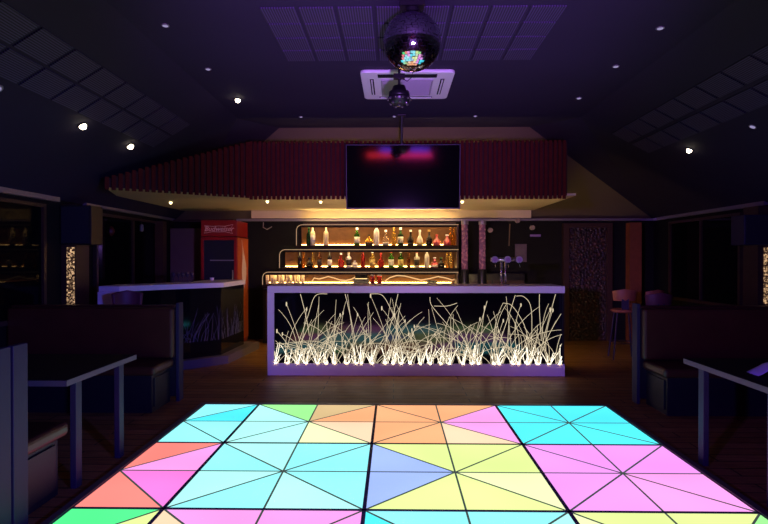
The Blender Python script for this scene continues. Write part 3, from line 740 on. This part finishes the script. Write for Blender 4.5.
# ------------------------------------------------------------------ side bar
outer = [(-3.40,6.95),(-2.92,7.53),(-2.42,8.02),(-2.38,9.05)]
inner = [(-2.95,9.05),(-3.05,8.3),(-3.35,7.75),(-3.66,7.45),(-3.66,6.95)]
sb = thing('side_bar', 'angular dark glass side bar with white top in front of the fridge', 'bar counter', (-3.0, 7.8, 0)); q = (3.0,-7.8,0)
MB().prism(outer+inner, 1.08, 1.15).build('countertop', M['white'], sb, loc=q, bevel=.005)
def off(poly, d):
    out = []
    cx = sum(p[0] for p in poly)/len(poly); cy = sum(p[1] for p in poly)/len(poly)
    for x, y in poly:
        l = math.hypot(x-cx,y-cy); out.append((x+(cx-x)/l*d, y+(cy-y)/l*d))
    return out
body = off(outer+inner, .04)
MB().prism(body, .12, 1.08).build('glass_front', M['gloss'], sb, loc=q)
MB().prism([(-3.42,6.92),(-2.90,7.42),(-2.34,7.96),(-2.22,9.3),(-2.9,9.3),(-3.0,8.3),(-3.35,7.75),(-3.62,7.45),(-3.62,6.92)], 0, .12).build('plinth', mat('plinth_laminate',(.13,.10,.11),.5), sb, loc=q, bevel=.004)
MB().box(-3.66,-3.40,6.925,6.949,.12,1.079).build('end_panel', M['white'], sb, loc=q)
b = MB(); rg = random.Random(5)
for (p0, p1) in zip(body[:3], body[1:4]):
    L = math.hypot(p1[0]-p0[0], p1[1]-p0[1]); ux, uy = (p1[0]-p0[0])/L, (p1[1]-p0[1])/L; nx, ny = uy, -ux
    f = MB()
    for k in range(int(L*46)):
        blade(f, rg.uniform(.02,L-.02), .34, rg.uniform(.12,.50), rg.uniform(-.5,.5), rg.uniform(-1,1), .006, .003, 0, 0.01, L-.01, .95)
    b.add([(p0[0]+ux*x+nx*(.003-y*.5), p0[1]+uy*x+ny*(.003-y*.5), z) for x, y, z in f.v], f.f)
b.build('twig_motif', M['dimtwig'], sb, loc=q)
# glasses on the side bar
gl0 = None
for k, u in enumerate((172,177,181.5,186,191)):
    y = 8.2+.05*(k%2); x = P(u,0,y)[0]
    if gl0 is None:
        o = gl0 = thing('wine_glass', 'small dark stemmed glass in the row on the side bar', 'glass', (x,y,1.15), 0, 'stemmed glasses on the side bar')
        MB().lathe([(.03,0),(.03,.004),(.005,.008),(.005,.06),(.02,.08),(.03,.11),(.024,.14),(.022,.14),(.027,.11),(.001,.07)], seg=14).build('bowl', mat('smoky_glass',(.10,.09,.12),.1,trans=.4), o, smooth=True)
    else: o = copy_tree(gl0)
    o.location = (x,y,1.15)
t = thing('cup', 'small white cup on the side bar in front of the fridge', 'cup', (P(211,0,8.6)[0],8.6,1.15))
MB().lathe([(.02,0),(.035,.05),(.032,.05),(.018,.008),(.001,.008)], seg=16).build('bowl', M['plastic'], t, smooth=True)

# ------------------------------------------------------------------ booths
def bench(label, loc, width, facing, depth=.5, wall_side=-1):
    """origin at the aisle-end post's floor point; bench runs toward wall_side; facing -1 = seat towards camera"""
    t = thing('booth_bench', label, 'bench', loc, 0, 'booth benches')
    w = width*wall_side; f = facing
    def bx(x0,x1,y0,y1,z0,z1):
        return MB().box(min(x0,x1),max(x0,x1),min(y0,y1),max(y0,y1),z0,z1)
    s = wall_side
    bx(0,.035*s,-.06,.06,0,1.03).build('end_post', M['boothwood'], t, bevel=.004)
    bx(.04*s,w,-.045,.045,.05,.975).build('back_board', M['boothbase'], t)
    bx(.04*s,w,.045*f,.13*f,.46,.985).build('backrest', M['leather'], t, bevel=.03)
    bx(.04*s,w,-.055,.055,.98,1.005).build('top_roll', M['leather'], t, bevel=.01)
    bx(.10*s,w,.05*f,depth*f,.0,.36).build('base', M['boothbase'], t)
    bx(.05*s,w,.06*f,(depth+.05)*f,.365,.455).build('seat', M['leather'], t, bevel=.03)
    bx(.085*s,.10*s,.10*f,(depth-.04)*f,.05,.33).build('side_panel', M['boothbase'], t, bevel=.003)
    return t
bench('brown leather booth bench on the left facing the camera', (-2.24,5.92,0), 1.78, -1)
bench('brown leather booth bench on the right facing the camera', (2.50,5.90,0), 2.22, -1, wall_side=1)
bench('booth bench at the lower left with a reddish lit seat edge, backrest towards the camera', (-2.03,3.04,0), 1.98, 1, depth=.5)
bench('booth bench back to back with the near one, cut by the left photo border', (-2.03,2.90,0), 1.98, -1, depth=.5)

def table(label, x0, x1, y0, y1, z, legs):
    t = thing('booth_table', label, 'table', ((x0+x1)/2,(y0+y1)/2,0), 0, 'booth tables'); q = (-(x0+x1)/2,-(y0+y1)/2,0)
    MB().box(x0+.004,x1-.004,y0+.004,y1-.004,z-.035,z+.002).build('tabletop', M['tabletop'], t, loc=q, bevel=.004)
    b = MB(); b.box(x0,x1,y0,y0+.006,z-.037,z-.002).box(x0,x1,y1-.006,y1,z-.037,z-.002).box(x0,x0+.006,y0+.006,y1-.006,z-.037,z-.002).box(x1-.006,x1,y0+.006,y1-.006,z-.037,z-.002)
    b.build('edge_band', M['edge'], t, loc=q)
    for lx, ly in legs:
        MB().box(lx-.02,lx+.02,ly-.035,ly+.035,0,z-.036).build('leg', M['boothwood'], t, loc=q, bevel=.003)
    return t
table('dark rectangular booth table with pale edge on the left', -3.98, -2.0, 3.42, 4.36, .75, ((-2.08,3.66),(-2.07,4.22),(-3.8,3.5),(-3.8,4.22)))
table('dark rectangular booth table with pale edge on the right', 2.17, 4.7, 3.30, 4.26, .75, ((2.27,3.40),(2.25,4.13),(4.5,3.4),(4.5,4.1)))
# napkin on the right table
b = MB(); rn = random.Random(3)
nx_, ny_ = 9, 7; vs = []
for i in range(nx_):
    for j in range(ny_):
        a = i/(nx_-1); c = j/(ny_-1)
        vs.append((2.30+.22*a+.01*rn.random(), 3.60+.13*c, .753+.085*math.sin(a*PI*.62)*(1-.5*abs(c-.5))+.006*rn.random()))
b.add(vs, [(i*ny_+j,(i+1)*ny_+j,(i+1)*ny_+j+1,i*ny_+j+1) for i in range(nx_-1) for j in range(ny_-1)])
o = simple('napkin', 'crumpled pale napkin on the right booth table', 'napkin', b, M['paper'], smooth=True)
md = o.modifiers.new('thick','SOLIDIFY'); md.thickness = .003

# ------------------------------------------------------------------ stools and chairs
def stool(label, x, y, rz, mt, w=.36, top=1.045, seat=.74):
    t = thing('bar_stool', label, 'bar stool', (x,y,0), rz, 'bar stools')
    MB().lathe([(.15,seat-.05),(.18,seat-.035),(.18,seat-.01),(.15,seat)], seg=24).build('seat', mt, t, smooth=True)
    b = MB(); vs = []; n = 12
    for k in range(n+1):
        a = math.radians(-62+124*k/n); h = top-.035*abs(k/n-.5)*2
        for rr, z in ((w/2+.0, top-.18),(w/2+.02,h),(w/2-.02,h),(w/2-.03,top-.18)): vs.append((rr*math.sin(a), rr*math.cos(a)*.8, z))
    fs = []
    for k in range(n):
        for j in range(4): fs.append((k*4+j,(k+1)*4+j,(k+1)*4+(j+1)%4,k*4+(j+1)%4))
    fs += [(0,1,2,3),(n*4+3,n*4+2,n*4+1,n*4)]
    b.add(vs, fs); b.build('backrest', mt, t, bevel=.008, smooth=True)
    MB().box(-.05,.05,w*.4-.02,w*.4,seat-.03,top-.15).build('back_support', M['boothwood'], t)
    for sx, sy in ((1,1),(1,-1),(-1,1),(-1,-1)):
        MB().tube([(sx*.10,sy*.10,seat-.04),(sx*.17,sy*.17,0)],.012).build('leg', M['boothwood'], t)
    b = MB(); r_ = .148
    b.tube([(r_,r_,.24),(-r_,r_,.24),(-r_,-r_,.24),(r_,-r_,.24),(r_,r_,.24)],.008); b.build('foot_ring', M['chrome'], t)
    return t
stool('tan-backed bar stool standing between the door and the right booth', 3.43, 8.5, PI*.95, M['orange'])
stool('tan bar stool half hidden behind the right booth, farther back', 3.98, 8.8, PI*1.1, M['orange'], top=1.02)
stool('maroon low-backed bar stool peeking over the right booth', 3.62, 7.85, PI, M['maroon'], w=.40, top=1.03)
stool('dark bar stool with rounded back peeking over the left booth', -3.08, 6.5, PI*.1+.2, M['maroon'], w=.36, top=1.12, seat=.8)
t = thing('high_table', 'dark table behind the right booth carrying a white menu', 'table', (4.0,7.1,0))
MB().box(-.5,.5,-.35,.35,.80,.84).build('tabletop', M['tabletop'], t, bevel=.005)
MB().tube([(0,0,.02),(0,0,.8)],.04,12).build('pedestal', M['black'], t); MB().lathe([(.25,0),(.25,.015),(.05,.03)], seg=24).build('foot', M['black'], t)
simple('menu_card', 'small white menu card lying behind the right booth', 'menu', MB().box(P(716,0,7.15)[0],P(734,0,7.15)[0],6.95,7.2,.845,.852), M['paper'])

# ------------------------------------------------------------------ pillars with mosaic, speakers
def pillar(label, x0, x1, mx0, mx1, y):
    t = thing('pillar', label, 'pillar', ((x0+x1)/2,y,0), 0, 'mosaic pillars'); q = (-(x0+x1)/2,-y,0)
    MB().box(x0,x1,y,y+.3,0,2.15).build('shaft', M['lipwood'], t, loc=q)
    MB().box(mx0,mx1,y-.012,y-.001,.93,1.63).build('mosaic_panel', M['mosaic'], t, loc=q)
pillar('dark pillar with a glittering gold mosaic strip on the left wall', -4.04,-3.86,-3.965,-3.875,6.8)
pillar('dark pillar with a glittering gold mosaic strip at the right photo border', 4.53,4.74,4.60,4.72,7.1)
def speaker(label, x0, x1, y, z0, z1, m_):
    t = thing('wall_speaker', label, 'speaker', ((x0+x1)/2,y,z0), 0, 'wall speakers'); w = (x1-x0)/2; h = z1-z0
    MB().box(-w,w,0,.28,0,h).build('cabinet', m_, t, bevel=.01)
    MB().box(-w+.02,w-.02,-.012,-.001,.02,h-.02).build('grille', M['spk'], t)
speaker('dark box speaker under the left eave above the mosaic pillar', -4.04,-3.66,6.78,1.66,2.14,M['black'])
speaker('dark blue box speaker under the right eave at the photo border', 4.30,4.72,7.0,1.66,2.03,M['navy'])
t = thing('alarm_bell', 'dim red round bell on the left wall', 'bell', (P(107,0,8.0)[0],8.0,P(0,231,8.0)[1]))
MB().lathe([(.001,-.05),(.05,-.045),(.075,-.01),(.08,0),(.001,0)], seg=20, axis='y').build('gong', mat('dull_red',(.10,.004,.004),.5), t, smooth=True)
MB().box(-.1,.02,-.0,.05,-.03,.03).build('mount', M['black'], t)
t = thing('wall_spotlight', 'small grey spotlight on the left eave near the back', 'spotlight', (P(140,0,8.9)[0],8.9,P(0,228,8.9)[1]))
MB().lathe([(.02,-.05),(.03,-.04),(.03,.05),(.015,.06)], seg=14).build('head', mat('grey_spot',(.2,.19,.18),.4), t, smooth=True)
MB().tube([(0,0,.05),(-.02,.02,.17)],.007).build('bracket', M['black'], t)

# ------------------------------------------------------------------ dance floor
PT = .025; TS = 1.187
CX = [-1.355-.55, -1.355, -.172, 1.022, 1.022+1.10]
RY = [5.67-TS*k for k in range(5)]
colours = {
 'cyan': (138,244,255), 'aqua': (165,255,238), 'green': (150,240,140), 'lime': (215,245,145), 'yellow': (235,235,130), 'peach': (255,200,165), 'orange': (255,165,115),
 'coral': (255,125,115), 'pink': (255,150,222), 'magenta': (250,115,205), 'violet': (238,145,252), 'blue': (150,175,255), 'sky': (70,225,255), 'mint': (75,255,135), 'brown': (205,175,125), 'paleyellow': (225,250,175)}
CM = {k: emat('lit_%s_panel' % k, lin(v), 1.32, .25, 1.1) for k, v in colours.items()}
# cells ordered: top-left, top-right, right-up, right-low, bottom-right, bottom-left, left-low, left-up
tiles = {
 (0,0): ('half', ['cyan','sky','cyan','cyan']), (0,1): ('full', ['green','brown','orange','peach','paleyellow','aqua','aqua','aqua']),
 (0,2): ('full', ['orange','orange','pink','pink','peach','orange','orange','orange']), (0,3): ('full', ['sky']*8),
 (1,0): ('half', ['coral','pink','magenta','coral']), (1,1): ('full', ['aqua','cyan','cyan','cyan','aqua','cyan','aqua','cyan']),
 (1,2): ('full', ['lime','lime','lime','paleyellow','lime','lime','blue','blue']), (1,3): ('full', ['violet','violet','violet','pink','pink','violet','violet','violet']),
 (2,0): ('half', ['mint','lime','lime','lime']), (2,1): ('full', ['pink','pink','pink','magenta','pink','pink','coral','peach']),
 (2,2): ('full', ['cyan','cyan','aqua','aqua','cyan','cyan','cyan','sky']), (2,3): ('full', ['lime','lime','green','green','lime','green','lime','paleyellow']),
 (3,0): ('half', ['sky','cyan','cyan','sky']), (3,1): ('full', ['lime']*8), (3,2): ('full', ['violet','pink','violet','blue','violet','violet','blue','blue']), (3,3): ('full', ['cyan']*8)}
pos = ['back row', 'second row from the bar', 'third row from the bar', 'nearest row']
cpos = ['narrow left column', 'second column from the left', 'third column from the left', 'right column']
cdesc = {(0,0):'cyan half-width',(0,1):'aqua panel turning green and peach, a',(0,2):'orange to pink',(0,3):'bright sky blue',(1,0):'coral and magenta half-width',(1,1):'pale cyan',(1,2):'yellow-green and blue',(1,3):'violet pink',
         (2,0):'green half-width',(2,1):'pink',(2,2):'light cyan',(2,3):'lime green',(3,0):'blue half-width',(3,1):'lime',(3,2):'violet and blue',(3,3):'cyan'}
def strip(b, p, q, w, z0, z1):
    d = Vector((q[0]-p[0], q[1]-p[1])).normalized(); n = Vector((-d.y, d.x))*w/2
    b.prism([(p[0]-n.x,p[1]-n.y),(q[0]-n.x,q[1]-n.y),(q[0]+n.x,q[1]+n.y),(p[0]+n.x,p[1]+n.y)], z0, z1)
for (r, c), (kind, cols) in tiles.items():
    if r > 2: continue
    x0, x1 = CX[c], CX[c+1]; y1, y0 = RY[r], RY[r+1]
    lab = ('%s dance floor panel, %s, %s' % (cdesc[(r,c)].replace(' panel turning green and peach, a',' to green and peach'), pos[r], cpos[c]))
    t = thing('dance_floor_panel', lab, 'dance floor panel', ((x0+x1)/2,(y0+y1)/2,0), 0, 'lit dance floor panels')
    hx, hy = (x1-x0)/2, (y1-y0)/2
    if kind == 'full':
        cen = (0,0); ring = [(-hx,hy),(0,hy),(hx,hy),(hx,0),(hx,-hy),(0,-hy),(-hx,-hy),(-hx,0)]
        tri = [(ring[i], ring[(i+1)%8]) for i in range(8)]
    else:
        cen = (-hx,0); ring = [(-hx,hy),(hx,hy),(hx,0),(hx,-hy),(-hx,-hy)]
        tri = [(ring[i], ring[i+1]) for i in range(4)]
    for (p, q_), cn in zip(tri, cols):
        # ccw order
        MB().prism([cen, q_, p], .006, PT-.002).build('light_cell', CM[cn], t)
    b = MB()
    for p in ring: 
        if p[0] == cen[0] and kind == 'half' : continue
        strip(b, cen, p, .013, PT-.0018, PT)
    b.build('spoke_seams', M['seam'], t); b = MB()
    e = .006
    for (p, q_) in (((-hx,hy-e),(hx,hy-e)),((-hx,-hy+e),(hx,-hy+e)),((-hx+e,-hy),(-hx+e,hy)),((hx-e,-hy),(hx-e,hy))):
        strip(b, p, q_, e*2, 0.001, PT+.001)
    b.build('seam_frame', M['frame'], t)
b = MB()
xa, xb, ya, yb = CX[0], CX[-1], RY[3], RY[0]
b.box(xa-.05,xa-.003,ya,yb+.05,0,PT+.004).box(xb+.003,xb+.05,ya,yb+.05,0,PT+.004).box(xa-.003,xb+.003,yb+.003,yb+.05,0,PT+.004)
struct('trim_7', b, M['floorstrip'])

# ------------------------------------------------------------------ lights of the room's rear: colour bar and wash lights
t = thing('led_wall_bar', 'red and blue LED bar high on the wall behind the camera', 'stage light', (.2,-4.42,3.0))
MB().box(-1.2,1.2,-.06,0,-.2,.2).build('housing', M['black'], t)
MB().box(-1.1,-.25,.001,.02,-.16,.0).build('red_cell', emat('red_led',(1,.03,.05),14), t); MB().box(.0,1.1,.001,.02,-.17,.0).build('red_cell', emat('magenta_led',(1,.03,.22),14), t)
MB().box(-.65,.15,.001,.02,.02,.17).build('blue_cell', emat('blue_led',(.10,.05,1),14), t); MB().box(.35,1.0,.001,.02,.02,.17).build('blue_cell', M['black'] and emat('blue_led_2',(.10,.05,1),14), t)

def lamp(kind, name, loc, target, energy, col, **k):
    l = bpy.data.lights.new(name, kind); l.energy = energy; l.color = col
    for a, v in k.items(): setattr(l, a, v)
    o = bpy.data.objects.new(name, l); COL.objects.link(o); o.location = loc
    o.rotation_euler = (Vector(target)-Vector(loc)).to_track_quat('-Z','Y').to_euler()
    return o
for nm, x, tx_ in (('left', -3.3, 1.45), ('right', 3.7, -.85)):
    lamp('SPOT', 'violet_wash_light', (x,-3.6,2.0), (tx_,7.2,1.3), 1500, (.56,.24,1.0), spot_size=math.radians(19), spot_blend=1.0, shadow_soft_size=.12)
lamp('SPOT', 'violet_uplight', (0.3,-.6,.95), (.15,4.2,3.4), 2000, (.46,.17,1.0), spot_size=math.radians(50), spot_blend=1.0, shadow_soft_size=.1)
lamp('SPOT', 'blue_side_light', (2.9,-1.5,1.9), (-2.4,4.2,.5), 1100, (.10,.10,1.0), spot_size=math.radians(42), spot_blend=.8, shadow_soft_size=.1)
lamp('SPOT', 'blue_side_light', (-2.4,-1.5,1.9), (2.9,4.4,.5), 800, (.14,.06,1.0), spot_size=math.radians(42), spot_blend=.8, shadow_soft_size=.1)

# world: nearly black
w = bpy.data.worlds.new('world'); sc.world = w; w.use_nodes = True
w.node_tree.nodes['Background'].inputs[0].default_value = (.004,.004,.01,1)
w.node_tree.nodes['Background'].inputs[1].default_value = .3

vs_ = sc.view_settings
vs_.view_transform = 'Standard'; vs_.look = 'None'; vs_.gamma = 1; vs_.exposure = 0; vs_.use_curve_mapping = False
sc.cycles.use_denoising = True
sc.cycles.sample_clamp_indirect = 6
sc.cycles.max_bounces = 7
